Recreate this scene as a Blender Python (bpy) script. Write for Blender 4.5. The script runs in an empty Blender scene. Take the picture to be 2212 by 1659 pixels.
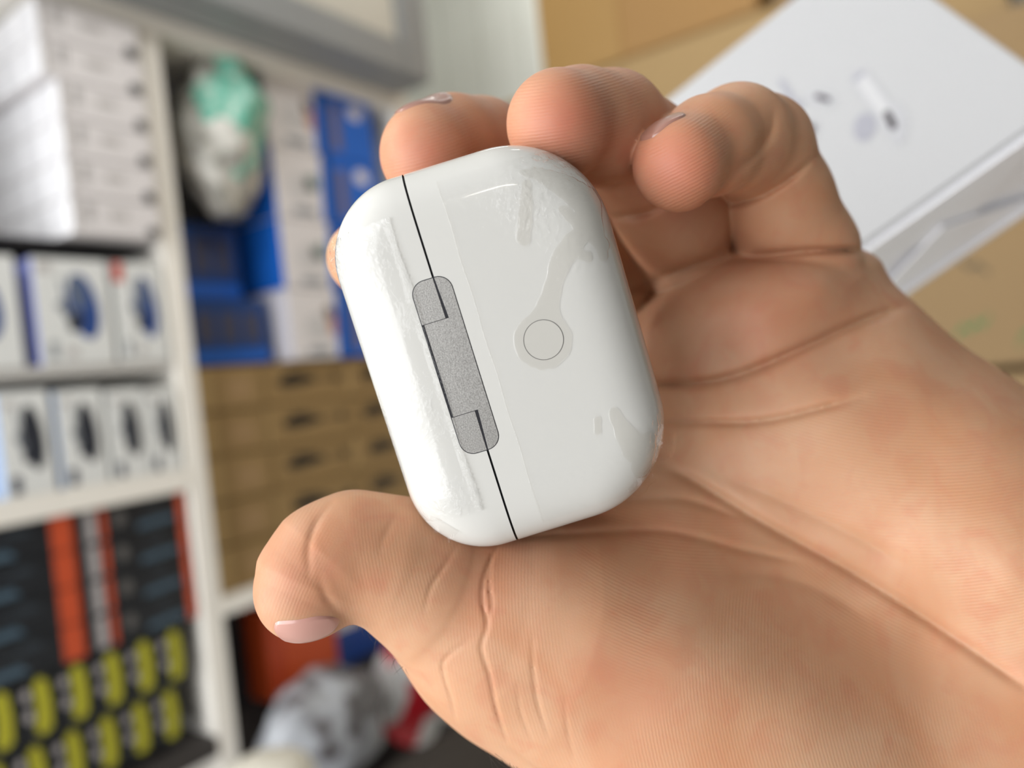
import bpy, bmesh, math, random
import numpy as np
from mathutils import Vector, Matrix

random.seed(5); np.random.seed(5)
scene = bpy.context.scene
COL = scene.collection

# ------------------------------------------------------------------ camera
F = 1660.0; CX, CY = 1106.0, 829.5          # focal length / centre in photo pixels (2212 x 1659)
CAMH = 1.35                                  # camera height above the floor
_up = np.array([-.107, -.992, -.012]); _up /= np.linalg.norm(_up)
_d1 = np.array([2270-CX, 600-CY, F]); _d1 = _d1-_up*_d1.dot(_up); _d1 /= np.linalg.norm(_d1)
MW = np.array([_d1, np.cross(_up, _d1), _up])   # camera (right, down, forward) -> world; X runs along the shelf
cam_data = bpy.data.cameras.new('camera'); cam = bpy.data.objects.new('camera', cam_data); COL.objects.link(cam)
cam_data.sensor_width = 36.0; cam_data.lens = 36.0*F/2212.0
cam_data.clip_start = 0.005; cam_data.clip_end = 50
R3 = np.c_[MW@[1, 0, 0], MW@[0, -1, 0], MW@[0, 0, -1]]
m4 = Matrix.Identity(4)
for i in range(3):
    for j in range(3): m4[i][j] = R3[i, j]
m4[2][3] = CAMH
cam.matrix_world = m4
cam_data.dof.use_dof = True; cam_data.dof.focus_distance = 0.1165; cam_data.dof.aperture_fstop = 8.8
scene.camera = cam
scene.view_settings.view_transform = 'Standard'; scene.view_settings.look = 'None'
scene.view_settings.exposure = 0.36; scene.view_settings.gamma = 1.0
scene.view_settings.use_curve_mapping = False

def W(c):                                    # camera-space metres -> world
    return Vector(MW@np.asarray(c, float)) + Vector((0, 0, CAMH))
def ray(px, py): return MW@np.array([(px-CX)/F, (py-CY)/F, 1.0])

# ------------------------------------------------------------------ light
world = bpy.data.worlds.new('world'); scene.world = world; world.use_nodes = True
world.node_tree.nodes['Background'].inputs[0].default_value = (.95, .97, 1.0, 1)
world.node_tree.nodes['Background'].inputs[1].default_value = 0.035

def area(name, pos, target, w, h, power, color):
    l = bpy.data.lights.new(name, 'AREA'); l.shape = 'RECTANGLE'; l.size = w; l.size_y = h
    l.energy = power; l.color = color
    o = bpy.data.objects.new(name, l); COL.objects.link(o)
    o.location = pos
    o.rotation_euler = (Vector(target)-Vector(pos)).to_track_quat('-Z', 'Y').to_euler()
    return o
HANDW = (.10, .06, CAMH)
area('shop_front_daylight', (-1.76, .50, CAMH-.08), HANDW, 2.1, 2.0, 57, (.97, .98, 1.0))
area('shutter_gap_daylight', (-.52, 1.06, CAMH-.05), HANDW, .03, 1.3, 3.0, (.97, .98, 1.0))
area('shutter_gap_daylight', (-1.25, .95, CAMH-.08), HANDW, .04, 1.3, 6.0, (.97, .98, 1.0))
area('ceiling_lamp', (-1.7, -1.3, CAMH+.85), HANDW, .34, .03, 1.8, (1.0, .93, .82))
area('shelf_fill', (.95, .1, CAMH+1.12), (1.5, 1.2, CAMH+.15), .8, .14, 3.6, (1.0, .97, .92))  # added unseen fill, brightens the shelf and cartons behind the hand
area('corner_fill', (1.50, .95, CAMH+1.30), (1.62, 1.15, CAMH+.5), .5, .2, 1.5, (1.0, .98, .94))  # added unseen fill to lift the end wall
area('aisle_fill', (-.35, .95, CAMH+.95), (.55, 1.25, CAMH+.35), .7, .2, 6.5, (1.0, .99, .97))  # added unseen fill for the shelf fronts and left box sides

# ------------------------------------------------------------------ helpers
MATS = {}
def mat(name, col, rough=.5, metal=0., spec=.5, noise=0., nscale=20., bump=0., bscale=80., coat=0., sss=0., trans=0., emis=0., alpha=1.):
    if name in MATS: return MATS[name]
    m = bpy.data.materials.new(name); m.use_nodes = True
    nt = m.node_tree; b = nt.nodes['Principled BSDF']
    b.inputs['Base Color'].default_value = (*col, 1); b.inputs['Roughness'].default_value = rough
    b.inputs['Metallic'].default_value = metal; b.inputs['Specular IOR Level'].default_value = spec
    b.inputs['Coat Weight'].default_value = coat; b.inputs['Coat Roughness'].default_value = .08
    b.inputs['Transmission Weight'].default_value = trans; b.inputs['Alpha'].default_value = alpha
    tc = nt.nodes.new('ShaderNodeTexCoord')
    if noise > 0:
        n = nt.nodes.new('ShaderNodeTexNoise'); n.inputs['Scale'].default_value = nscale; n.inputs['Detail'].default_value = 4
        nt.links.new(tc.outputs['Object'], n.inputs['Vector'])
        mx = nt.nodes.new('ShaderNodeMix'); mx.data_type = 'RGBA'
        mx.inputs[6].default_value = (*[c*(1-noise) for c in col], 1); mx.inputs[7].default_value = (*[min(1, c*(1+noise)) for c in col], 1)
        nt.links.new(n.outputs['Fac'], mx.inputs[0]); nt.links.new(mx.outputs[2], b.inputs['Base Color'])
    if bump > 0:
        n2 = nt.nodes.new('ShaderNodeTexNoise'); n2.inputs['Scale'].default_value = bscale; n2.inputs['Detail'].default_value = 3
        nt.links.new(tc.outputs['Object'], n2.inputs['Vector'])
        bp = nt.nodes.new('ShaderNodeBump'); bp.inputs['Strength'].default_value = bump; bp.inputs['Distance'].default_value = .002
        nt.links.new(n2.outputs['Fac'], bp.inputs['Height']); nt.links.new(bp.outputs['Normal'], b.inputs['Normal'])
    MATS[name] = m
    return m
def srgb(r, g, b):
    f = lambda c: (c/255/12.92) if c/255 <= .04045 else ((c/255+.055)/1.055)**2.4
    return (f(r), f(g), f(b))

def link_mesh(name, verts, faces, m, parent=None, smooth=False):
    me = bpy.data.meshes.new(name); me.from_pydata([tuple(v) for v in verts], [], faces); me.update()
    if m is not None: me.materials.append(m)
    if smooth: me.polygons.foreach_set('use_smooth', [True]*len(me.polygons))
    o = bpy.data.objects.new(name, me); COL.objects.link(o)
    if parent is not None: o.parent = parent
    return o
def from_bm(name, bm, m, parent=None, smooth=False):
    me = bpy.data.meshes.new(name); bm.to_mesh(me); bm.free()
    if m is not None: me.materials.append(m)
    if smooth: me.polygons.foreach_set('use_smooth', [True]*len(me.polygons))
    o = bpy.data.objects.new(name, me); COL.objects.link(o)
    if parent is not None: o.parent = parent
    return o
def tag(o, label=None, cat=None, group=None, kind=None):
    if label: o['label'] = label
    if cat: o['category'] = cat
    if group: o['group'] = group
    if kind: o['kind'] = kind
    return o
def empty(name, loc=(0, 0, 0), label=None, cat=None, group=None):
    o = bpy.data.objects.new(name, None); COL.objects.link(o); o.location = loc; o.empty_display_size = .02
    return tag(o, label, cat, group)
def box_bm(x0, x1, y0, y1, z0, z1, bev=.0015):
    bm = bmesh.new(); bmesh.ops.create_cube(bm, size=1)
    for v in bm.verts:
        v.co = ((x0+x1)/2+v.co.x*(x1-x0), (y0+y1)/2+v.co.y*(y1-y0), (z0+z1)/2+v.co.z*(z1-z0))
    if bev: bmesh.ops.bevel(bm, geom=bm.edges[:], offset=bev, segments=2, affect='EDGES')
    return bm
def ibox(name, x0, x1, y0, y1, z0, z1, m, parent=None, bev=.0015):
    """box given in its parent's frame"""
    return from_bm(name, box_bm(x0, x1, y0, y1, z0, z1, bev), m, parent)
def plate(name, pts, y, th, m, parent, axis='y'):
    """flat printed shape: polygon pts (a,b) extruded th towards -axis; axis y: (x,z), axis x: (y,z)"""
    n = len(pts); V = []
    for d in (y, y-th):
        for a, b in pts: V.append((a, d, b) if axis == 'y' else (d, a, b))
    Fc = [tuple(range(n)), tuple(range(2*n-1, n-1, -1))]+[(i, (i+1) % n, n+(i+1) % n, n+i) for i in range(n)]
    return link_mesh(name, V, Fc, m, parent)
def ell(cx, cz, rx, rz, n=20, rot=0.):
    c, s = math.cos(rot), math.sin(rot)
    return [(cx+rx*math.cos(t)*c-rz*math.sin(t)*s, cz+rx*math.cos(t)*s+rz*math.sin(t)*c) for t in [2*math.pi*i/n for i in range(n)]]
def rect(x0, x1, z0, z1): return [(x0, z0), (x1, z0), (x1, z1), (x0, z1)]
def struct(o): o['kind'] = 'structure'; return o
# ------------------------------------------------------------------ the room: floor, end wall, back wall
Z0 = CAMH
WALLM = mat('painted_wall', srgb(224, 226, 218), .7, noise=.03, nscale=6, bump=.1, bscale=40)
FLOORM = mat('pale_floor_tile', srgb(196, 190, 182), .5, noise=.08, nscale=5)
struct(ibox('floor', -2.5, 2.2, -2.2, 2.0, -.05, 0, FLOORM, bev=0))
struct(ibox('wall_back', -2.5, 2.2, 1.72, 1.8, 0, 2.9, WALLM, bev=0))
wall = struct(ibox('wall_end', 1.86, 1.94, -2.2, 1.72, 0, 2.9, WALLM, bev=0))
k = 0
y = 1.72
while y > .55:       # upright wall boards with shallow gaps
    w = .142
    ibox('wall_board', 1.845, 1.866, y-w+.004, y, .05, 2.88, WALLM, wall, bev=.002); y -= w
struct(ibox('ceiling', -2.5, 2.2, -2.2, 1.8, 2.9, 2.95, mat('ceiling_white', srgb(225, 226, 224), .8), bev=0))
# ------------------------------------------------------------------ the hand (signed distance field -> one continuous mesh)
# camera-space millimetres: x right, y down, z away from the lens
def U(px, py, d): return np.array([(px-CX)/F*d, (py-CY)/F*d, d])
def catmull(pts, n=14, closed=False):
    P = np.asarray(pts, float); m = len(P); out = []
    rng = range(m if closed else m-1)
    for i in rng:
        if closed: p0, p1, p2, p3 = P[(i-1) % m], P[i], P[(i+1) % m], P[(i+2) % m]
        else: p0, p1, p2, p3 = P[max(i-1, 0)], P[i], P[i+1], P[min(i+2, m-1)]
        for t in np.linspace(0, 1, n, endpoint=False):
            out.append(.5*((2*p1)+(-p0+p2)*t+(2*p0-5*p1+4*p2-p3)*t*t+(-p0+3*p1-3*p2+p3)*t**3))
    if not closed: out.append(P[-1])
    return np.array(out)
# 2-D maps over the image plane (step 3 px)
GX0, GY0, GS = 380.0, 60.0, 3.0
GNX, GNY = 827, 694
gx = GX0+GS*np.arange(GNX); gy = GY0+GS*np.arange(GNY)
GPX, GPY = np.meshgrid(gx, gy, indexing='ij')
def seg_dist(poly, closed=False, pad=None):
    D = np.full(GPX.shape, 1e9)
    n = len(poly)
    for i in range(n if closed else n-1):
        a = poly[i]; b = poly[(i+1) % n]; ba = b-a
        if pad is not None:
            i0 = int(max(0, (min(a[0], b[0])-pad-GX0)/GS)); i1 = int(min(GNX, (max(a[0], b[0])+pad-GX0)/GS+2))
            j0 = int(max(0, (min(a[1], b[1])-pad-GY0)/GS)); j1 = int(min(GNY, (max(a[1], b[1])+pad-GY0)/GS+2))
            if i1 <= i0 or j1 <= j0: continue
        else: i0, i1, j0, j1 = 0, GNX, 0, GNY
        x = GPX[i0:i1, j0:j1]-a[0]; y = GPY[i0:i1, j0:j1]-a[1]
        t = np.clip((x*ba[0]+y*ba[1])/(ba@ba+1e-9), 0, 1)
        d = np.hypot(x-t*ba[0], y-t*ba[1])
        D[i0:i1, j0:j1] = np.minimum(D[i0:i1, j0:j1], d)
    return D
def inside(poly):
    c = np.zeros(GPX.shape, bool); n = len(poly)
    for i in range(n):
        a = poly[i]; b = poly[(i+1) % n]
        if a[1] == b[1]: continue
        cond = ((a[1] > GPY) != (b[1] > GPY)) & (GPX < (b[0]-a[0])*(GPY-a[1])/(b[1]-a[1])+a[0])
        c ^= cond
    return c
def bil(Mp, px, py):
    x = np.clip((px-GX0)/GS, 0, GNX-1.001); y = np.clip((py-GY0)/GS, 0, GNY-1.001)
    i = x.astype(np.int32); j = y.astype(np.int32); fx = (x-i).astype(np.float32); fy = (y-j).astype(np.float32)
    return (Mp[i, j]*(1-fx)+Mp[i+1, j]*fx)*(1-fy)+(Mp[i, j+1]*(1-fx)+Mp[i+1, j+1]*fx)*fy
# palm relief: depth of the skin surface at image points (thin-plate spline)
CTRL = np.array([
 (1100,700,154),(1200,900,153),(1000,1000,149),(1300,600,165),(1400,560,163),(1430,612,157),(1350,760,155),
 (1420,700,151.5),(1500,640,149),(1560,700,146),(1650,600,144.5),(1650,680,143),(1780,610,143.5),(1820,690,146),(1880,620,151),
 (1480,770,149),(1600,755,146),(1650,800,143),(1800,740,144),(1950,690,146),
 (1800,860,137.5),(1980,860,137),(2100,860,137.5),(2000,1000,132.5),(1850,1000,134.5),(1700,980,138),(1560,950,142),(1450,930,147.5),(1400,850,152),
 (2180,1060,127.5),(2300,1150,124),(2220,920,134.5),(2080,790,142.5),(2180,1250,123.5),(2000,1180,129),(1850,1130,134),(1700,1080,138.5),(1550,1020,143),(1450,990,146),
 (1430,1060,142),(1560,1110,140),(1700,1180,137.5),(1850,1270,135.5),(2000,1370,132.5),(2150,1480,129),(2250,1600,126),
 (1300,1120,137),(1200,1165,130),(1350,1180,131),(1500,1220,130),(1650,1300,129.5),(1800,1390,129),(1950,1500,127),(2080,1600,125),
 (1150,1250,124),(1300,1300,121.5),(1450,1350,121),(1600,1430,121),(1750,1520,121),(1900,1620,121),
 (1000,1350,125),(1100,1420,122),(1250,1450,119.5),(1400,1500,118.5),(1600,1580,118.5),(1200,1560,122),(1350,1620,120),
 (2450,1300,119),(2500,1700,122),(2700,2000,118),(2200,1900,116),(1800,1800,116.5),(1500,1800,118),(1300,1800,121),(2500,1000,131)], float)
def tps(C):
    def K(r2): return np.where(r2 > 1e-9, .5*r2*np.log(np.maximum(r2, 1e-9)), 0)
    P = C[:, :2]/1000; n = len(P)
    r2 = ((P[:, None]-P[None])**2).sum(-1)
    A = np.zeros((n+3, n+3)); A[:n, :n] = K(r2)+np.eye(n)*.002; A[:n, n] = 1; A[:n, n+1:] = P; A[n, :n] = 1; A[n+1:, :n] = P.T
    w = np.linalg.solve(A, np.r_[C[:, 2], 0, 0, 0])
    out = np.full(GPX.shape, w[n])+w[n+1]*GPX/1000+w[n+2]*GPY/1000
    for k in range(n): out += w[k]*K((GPX/1000-P[k, 0])**2+(GPY/1000-P[k, 1])**2)
    return out
HMAP = tps(CTRL)
OUT = catmull([(1240,640),(1400,575),(1560,545),(1700,530),(1800,528),(1866,540),(1900,560),(1917,590),(1935,616),(1968,646),(2080,745),(2215,835),(2420,1000),(2600,1300),(2640,1700),(2600,2050),
 (1900,2080),(1450,1990),(1230,1760),(1112,1662),(1000,1590),(925,1520),(880,1450),(845,1395),(800,1340),(830,1230),(930,1140),(1010,1000),(1080,820),(1140,700)], 10, True)
SMAP = seg_dist(OUT, True); SMAP = np.where(inside(OUT), -SMAP, SMAP)
def groove_map(lst):
    G = np.zeros(GPX.shape)
    for pts, dep, w in lst:
        c = catmull(pts, 8); D = seg_dist(c, False, w*9)
        # taper toward both ends
        e = np.minimum(np.hypot(GPX-c[0, 0], GPY-c[0, 1]), np.hypot(GPX-c[-1, 0], GPY-c[-1, 1]))
        G += dep*((.45*np.exp(-(D/w)**2)+.55*np.exp(-D/(1.7*w))) if w > 6 else .8*np.exp(-(D/w)**2))*np.clip(.25+e/90, 0, 1)
    return G
PALM_G = [
 ([(1862,572),(1890,585),(1915,596)],1.2,8),
 ([(1390,832),(1500,829),(1580,815),(1660,785),(1760,740),(1860,695),(1985,652)],2.3,11),
 ([(1420,915),(1530,912),(1620,912),(1700,900),(1780,880),(1860,858)],1.3,9),
 ([(1435,1008),(1500,1040),(1560,1076),(1640,1125),(1740,1180),(1840,1235),(1960,1310),(2080,1390),(2230,1495)],1.5,13),
 ([(1140,1160),(1300,1150),(1420,1146),(1500,1160),(1600,1188),(1720,1212)],.9,9),
 ([(1320,1088),(1420,1078),(1500,1084),(1600,1120)],.9,10),
 ([(1560,1030),(1640,1060),(1740,1105),(1860,1165),(1960,1225)],.55,14),
 ([(1560,1240),(1680,1245),(1780,1280),(1880,1340)],.5,16),
 ([(1085,1165),(1064,1200),(1045,1250),(1042,1300),(1052,1350),(1040,1400),(1058,1460),(1072,1530),(1095,1600)],.32,4.5),
 ([(1062,1200),(1056,1260),(1062,1310),(1050,1350)],.3,4),
 ([(988,1178),(960,1222),(930,1270),(918,1320)],.24,5),
 ([(1010,1385),(965,1420),(957,1450),(975,1510),(985,1560)],.25,4.5),
 ([(1150,1380),(1152,1450),(1162,1520),(1185,1590)],.25,4.5),
 ([(1118,1480),(1125,1540),(1150,1600)],.18,4),
 ([(1220,1500),(1225,1570),(1240,1640)],.15,4),
]
BASE_G = [([(1320,640),(1430,600),(1520,568),(1590,552)],2.6,10), ([(1575,556),(1640,553),(1700,547),(1780,541),(1900,540)],2.8,8)]
THUMB_G = [([(716,1088),(684,1130),(667,1180),(668,1240)],.45,8),
 ([(738,1330),(705,1290),(690,1250)],.45,10), ([(860,1110),(835,1150),(820,1190)],.25,8)]
FING_G = {
 'pinky': [([(1530,442),(1600,437),(1660,415),(1720,375),(1760,340)],1.6,8), ([(1672,235),(1663,289),(1629,335),(1570,388)],.9,12)],
 'ring': [([(1320,470),(1400,458),(1460,425)],1.5,9), ([(1380,385),(1330,395),(1290,380)],.8,10)],
 'middle': [], 'index': []}
GM_P = groove_map(PALM_G).astype(np.float32); GM_T = groove_map(THUMB_G).astype(np.float32); GM_B = groove_map(BASE_G).astype(np.float32)
GM_F = {k: groove_map(v).astype(np.float32) for k, v in FING_G.items()}
HMAP = HMAP.astype(np.float32); SMAP = SMAP.astype(np.float32)

# digits: chains of (px, py, depth mm, radius px)
CH = {
 'thumb': [(1180,1330,139,205),(1060,1300,136,185),(935,1252,131,150),(850,1215,128.5,136),(765,1196,127,129),(706,1218,125.5,124),(668,1258,124,109),(656,1284,123.5,95)],
 'pinky': [(1745,640,163,120),(1724,550,161,122),(1678,430,155,113),(1636,322,148,112),(1590,302,141,112),(1530,318,133,104),(1463,352,126.5,92)],
 'ring': [(1470,680,171,116),(1455,590,168,120),(1444,470,158,126),(1385,340,147,120),(1320,275,138,115),(1255,262,131,108),(1206,262,126,106)],
 'middle': [(1300,620,163,105),(1230,480,160,108),(1130,370,155,110),(1040,325,149,107),(980,318,143,106),(930,325,138,101)],
 'index': [(1150,780,163,108),(1010,700,160,108),(890,612,156,100),(822,566,152,92),(788,557,149,80)]}
def smin(a, b, k):
    h = np.maximum(k-np.abs(a-b), 0)/k
    return np.minimum(a, b)-h*h*k*.25
def smax(a, b, k): return -smin(-a, -b, k)
def chain(P, ch, k):
    d = None
    for (a, b) in zip(ch[:-1], ch[1:]):
        A = U(*a[:3]); B = U(*b[:3]); ra = a[3]*a[2]/F; rb = b[3]*b[2]/F
        ba = (B-A).astype(np.float32)
        x = P[0]-np.float32(A[0]); y = P[1]-np.float32(A[1]); z = P[2]-np.float32(A[2])
        t = np.clip((x*ba[0]+y*ba[1]+z*ba[2])/np.float32(ba@ba), 0, 1)
        e = np.sqrt((x-t*ba[0])**2+(y-t*ba[1])**2+(z-t*ba[2])**2)-(np.float32(ra)+t*np.float32(rb-ra))
        d = e if d is None else smin(d, e, k)
    return d
def pads(P, lst, d, k):
    for (px, py, dp, r) in lst:
        c = U(px, py, dp); e = np.sqrt((P[0]-c[0])**2+(P[1]-c[1])**2+(P[2]-c[2])**2)-r
        d = smin(d, e, k)
    return d
def hand_sdf(P, fine=True):
    P = [p.astype(np.float32) for p in P]
    px = CX+F*P[0]/P[2]; py = CY+F*P[1]/P[2]
    H = bil(HMAP, px, py); S = bil(SMAP, px, py)*P[2]/np.float32(F)
    a = (H-P[2])*np.float32(.88)
    d = smax(a, S, 13.)
    d = smax(d, P[2]-(H+30), 14.)
    front = np.clip((H+9-P[2])/6, 0, 1)
    th = chain(P, CH['thumb'], 2.5)
    d = smin(d, th, 9.)
    d = d+bil(GM_P, px, py)*front+bil(GM_T, px, py)*np.clip((131-P[2])/5, 0, 1)
    wr = chain(P, [(2150,1650,147,330),(2560,2060,150,330)], 8.)
    d = smin(d, wr, 12.)
    f = None
    for nme in ('index', 'middle', 'ring', 'pinky'):
        g = chain(P, CH[nme], 2.)
        if nme == 'ring': g = pads(P, [(1212,280,123.5,7.4),(1300,300,133,8.0)], g, 4.)
        if nme == 'pinky': g = pads(P, [(1475,362,124.5,6.2)], g, 4.)
        if nme == 'middle': g = pads(P, [(925,345,135.5,7.4)], g, 4.)
        if FING_G[nme]: g = g+bil(GM_F[nme], px, py)
        f = g if f is None else smin(f, g, .8)
    return smin(d, f, 1.)+bil(GM_B, px, py)*np.clip((158-P[2])/4, 0, 1)

def surface_nets(V, o, h):
    nx, ny, nz = V.shape
    s = V < 0
    cnt = np.zeros((nx-1, ny-1, nz-1), np.int8)
    for i in (0, 1):
        for j in (0, 1):
            for k in (0, 1): cnt += s[i:nx-1+i, j:ny-1+j, k:nz-1+k]
    ci = np.argwhere((cnt > 0) & (cnt < 8))
    idx = np.full(cnt.shape, -1, np.int64); idx[tuple(ci.T)] = np.arange(len(ci))
    acc = np.zeros((len(ci), 3)); num = np.zeros(len(ci))
    corners = [(i, j, k) for i in (0, 1) for j in (0, 1) for k in (0, 1)]
    for a in range(8):
        for b in range(a+1, 8):
            A = np.array(corners[a]); B = np.array(corners[b])
            if np.abs(A-B).sum() != 1: continue
            va = V[tuple((ci+A).T)]; vb = V[tuple((ci+B).T)]
            m = (va < 0) != (vb < 0)
            t = np.where(m, va/np.where(m, va-vb, 1), 0)
            acc += (A+(B-A)*t[:, None])*m[:, None]; num += m
    verts = o+h*(ci+acc/num[:, None])
    quads = []
    for ax in range(3):
        sl0 = [slice(None)]*3; sl1 = [slice(None)]*3
        sl0[ax] = slice(0, -1); sl1[ax] = slice(1, None)
        e = s[tuple(sl0)] != s[tuple(sl1)]
        p = np.argwhere(e)
        b_, c_ = (ax+1) % 3, (ax+2) % 3
        sh = np.array(cnt.shape)
        ok = (p[:, b_] > 0) & (p[:, c_] > 0) & (p[:, b_] < sh[b_]) & (p[:, c_] < sh[c_])
        p = p[ok]
        eb = np.zeros(3, int); eb[b_] = 1; ec = np.zeros(3, int); ec[c_] = 1
        q = np.stack([idx[tuple((p-eb-ec).T)], idx[tuple((p-ec).T)], idx[tuple(p.T)], idx[tuple((p-eb).T)]], 1)
        flip = ~s[tuple(p.T)]
        q[flip] = q[flip][:, ::-1]
        quads.append(q)
    q = np.concatenate(quads)
    return verts, q[(q >= 0).all(1)]
def grad(Pn, e=.25):
    g = np.zeros_like(Pn)
    for k in range(3):
        d = np.zeros(3); d[k] = e
        g[:, k] = hand_sdf((Pn+d).T)-hand_sdf((Pn-d).T)
    return g/(2*e)
def project(Pn, it=2):
    for _ in range(it):
        d = hand_sdf(Pn.T); g = grad(Pn)
        st = (d/np.maximum((g*g).sum(1), .2))
        Pn = Pn-np.clip(st, -1, 1)[:, None]*g
    return Pn
def subdivide(Vt, Q):
    n = len(Vt)
    E = np.concatenate([Q[:, [0, 1]], Q[:, [1, 2]], Q[:, [2, 3]], Q[:, [3, 0]]]); E.sort(1)
    key = E[:, 0].astype(np.int64)*n+E[:, 1]
    uq, inv = np.unique(key, return_inverse=True)
    em = (Vt[uq//n]+Vt[uq % n])/2; fc = Vt[Q].mean(1)
    m = len(Q); e = inv.reshape(4, m)+n; f = np.arange(m)+n+len(uq)
    NV = np.concatenate([Vt, em, fc])
    NQ = np.concatenate([np.stack([Q[:, i], e[i], f, e[(i+3) % 4]], 1) for i in range(4)])
    return NV, NQ
_h = .72
_o = np.array([-46., -56., 104.]); _n = (np.array([132., 118., 192.])-_o)/_h
_ax = [(_o[k]+_h*np.arange(int(_n[k]))).astype(np.float32) for k in range(3)]
VAL = np.empty([len(a) for a in _ax], np.float32)
for i0 in range(0, len(_ax[0]), 24):
    g = np.meshgrid(_ax[0][i0:i0+24], _ax[1], _ax[2], indexing='ij')
    VAL[i0:i0+24] = hand_sdf([q.ravel() for q in g]).reshape(g[0].shape)
VAL[0] = VAL[-1] = 1; VAL[:, 0] = VAL[:, -1] = 1; VAL[:, :, 0] = VAL[:, :, -1] = 1
HV, HQ = surface_nets(VAL, _o, _h); del VAL
HV, HQ = subdivide(HV, HQ)
HV = project(HV, 2)

def skin_material():
    m = bpy.data.materials.new('skin'); m.use_nodes = True; nt = m.node_tree; L = nt.links
    b = nt.nodes['Principled BSDF']; N = nt.nodes.new
    tc = N('ShaderNodeTexCoord')
    def noise(scale, detail=3, dist=0.):
        n = N('ShaderNodeTexNoise'); n.inputs['Scale'].default_value = scale; n.inputs['Detail'].default_value = detail
        n.inputs['Distortion'].default_value = dist; L.new(tc.outputs['Object'], n.inputs['Vector']); return n
    def ramp(src, p0, p1):
        r = N('ShaderNodeMapRange'); r.inputs[1].default_value = p0; r.inputs[2].default_value = p1; L.new(src, r.inputs[0]); return r.outputs[0]
    def mix(fac, a, c):
        x = N('ShaderNodeMix'); x.data_type = 'RGBA'
        if isinstance(fac, float): x.inputs[0].default_value = fac
        else: L.new(fac, x.inputs[0])
        for k, v in ((6, a), (7, c)):
            if isinstance(v, tuple): x.inputs[k].default_value = (*v, 1)
            else: L.new(v, x.inputs[k])
        return x.outputs[2]
    def attr(nm):
        a = N('ShaderNodeAttribute'); a.attribute_name = nm; return a
    base = mix(ramp(noise(55, 3, .6).outputs['Fac'], .3, .75), srgb(217, 178, 147), srgb(209, 156, 120))
    base = mix(ramp(noise(160, 4, .8).outputs['Fac'], .48, 1.05), base, srgb(207, 142, 114))
    mul = N('ShaderNodeMath'); mul.operation = 'MULTIPLY'; mul.inputs[1].default_value = .9
    L.new(attr('pink').outputs['Fac'], mul.inputs[0])
    base = mix(mul.outputs[0], base, srgb(196, 122, 104))
    L.new(base, b.inputs['Base Color'])
    dk = N('ShaderNodeMix'); dk.data_type = 'RGBA'; dk.blend_type = 'MULTIPLY'; dk.inputs[0].default_value = 1.; L.new(base, dk.inputs[6]); dk.inputs[7].default_value = (.76, .70, .65, 1); L.new(dk.outputs[2], b.inputs['Base Color'])
    b.inputs['Roughness'].default_value = .5; b.inputs['Specular IOR Level'].default_value = .28
    b.inputs['Subsurface Weight'].default_value = .35; b.inputs['Subsurface Radius'].default_value = (1., .35, .18)
    b.inputs['Subsurface Scale'].default_value = .0022
    # friction ridges: sine of a phase stored on the surface
    ph = attr('phase')
    jit = noise(900, 2); jm = N('ShaderNodeMath'); jm.operation = 'MULTIPLY_ADD'; jm.inputs[1].default_value = 2.6
    L.new(jit.outputs['Fac'], jm.inputs[0]); L.new(ph.outputs['Fac'], jm.inputs[2])
    sn = N('ShaderNodeMath'); sn.operation = 'SINE'; L.new(jm.outputs[0], sn.inputs[0])
    am = N('ShaderNodeMath'); am.operation = 'MULTIPLY'; L.new(sn.outputs[0], am.inputs[0]); L.new(attr('ridge').outputs['Fac'], am.inputs[1])
    fn = noise(2600, 3); ad = N('ShaderNodeMath'); ad.operation = 'MULTIPLY_ADD'; ad.inputs[1].default_value = .9
    L.new(fn.outputs['Fac'], ad.inputs[0]); L.new(am.outputs[0], ad.inputs[2])
    bp = N('ShaderNodeBump'); bp.inputs['Strength'].default_value = .5; bp.inputs['Distance'].default_value = .000022
    L.new(ad.outputs[0], bp.inputs['Height']); L.new(bp.outputs['Normal'], b.inputs['Normal'])
    return m
SKIN = skin_material()
_px = CX+F*HV[:, 0]/HV[:, 2]; _py = CY+F*HV[:, 1]/HV[:, 2]
HW = (HV/1000)@MW.T+np.array([0, 0, CAMH])
HBASE = HW.mean(0)
me = bpy.data.meshes.new('hand')
me.vertices.add(len(HW)); me.vertices.foreach_set('co', (HW-HBASE).astype(np.float32).ravel())
me.loops.add(HQ.size); me.loops.foreach_set('vertex_index', HQ.ravel().astype(np.int32))
me.polygons.add(len(HQ)); me.polygons.foreach_set('loop_start', (np.arange(len(HQ))*4).astype(np.int32))
me.polygons.foreach_set('loop_total', np.full(len(HQ), 4, np.int32)) if False else None
me.update(calc_edges=True); me.validate()
me.polygons.foreach_set('use_smooth', np.ones(len(HQ), bool))
me.materials.append(SKIN)
# ridge directions by region (angle of the ridge lines in the palm), pink fingertips
def bump2(cx, cy, r): return np.exp(-((_px-cx)**2+(_py-cy)**2)/(2*r*r))
regions = [  # centre, radius, ridge-line direction (dx, dy)
 ((1950, 1000), 260, (1, .06)), ((1650, 700), 150, (1, -.45)), ((1450, 1130), 160, (1, .12)), ((1350, 1330), 170, (1, .45)),
 ((1650, 1500), 240, (.12, 1)), ((1150, 1400), 200, (.15, 1)), ((850, 1230), 150, (.2, 1)), ((650, 1200), 110, (-.5, 1)),
 ((1450, 370), 90, (1, -.5)), ((1220, 280), 120, (1, -.18)), ((930, 330), 100, (1, -.3)), ((1850, 1300), 150, (1, .62)), ((1700, 420), 90, (1, -.4))]
Wt = np.stack([np.exp(-((_px-c[0])**2+(_py-c[1])**2)/(2*r*r))+1e-6 for c, r, d in regions], 1)
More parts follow.
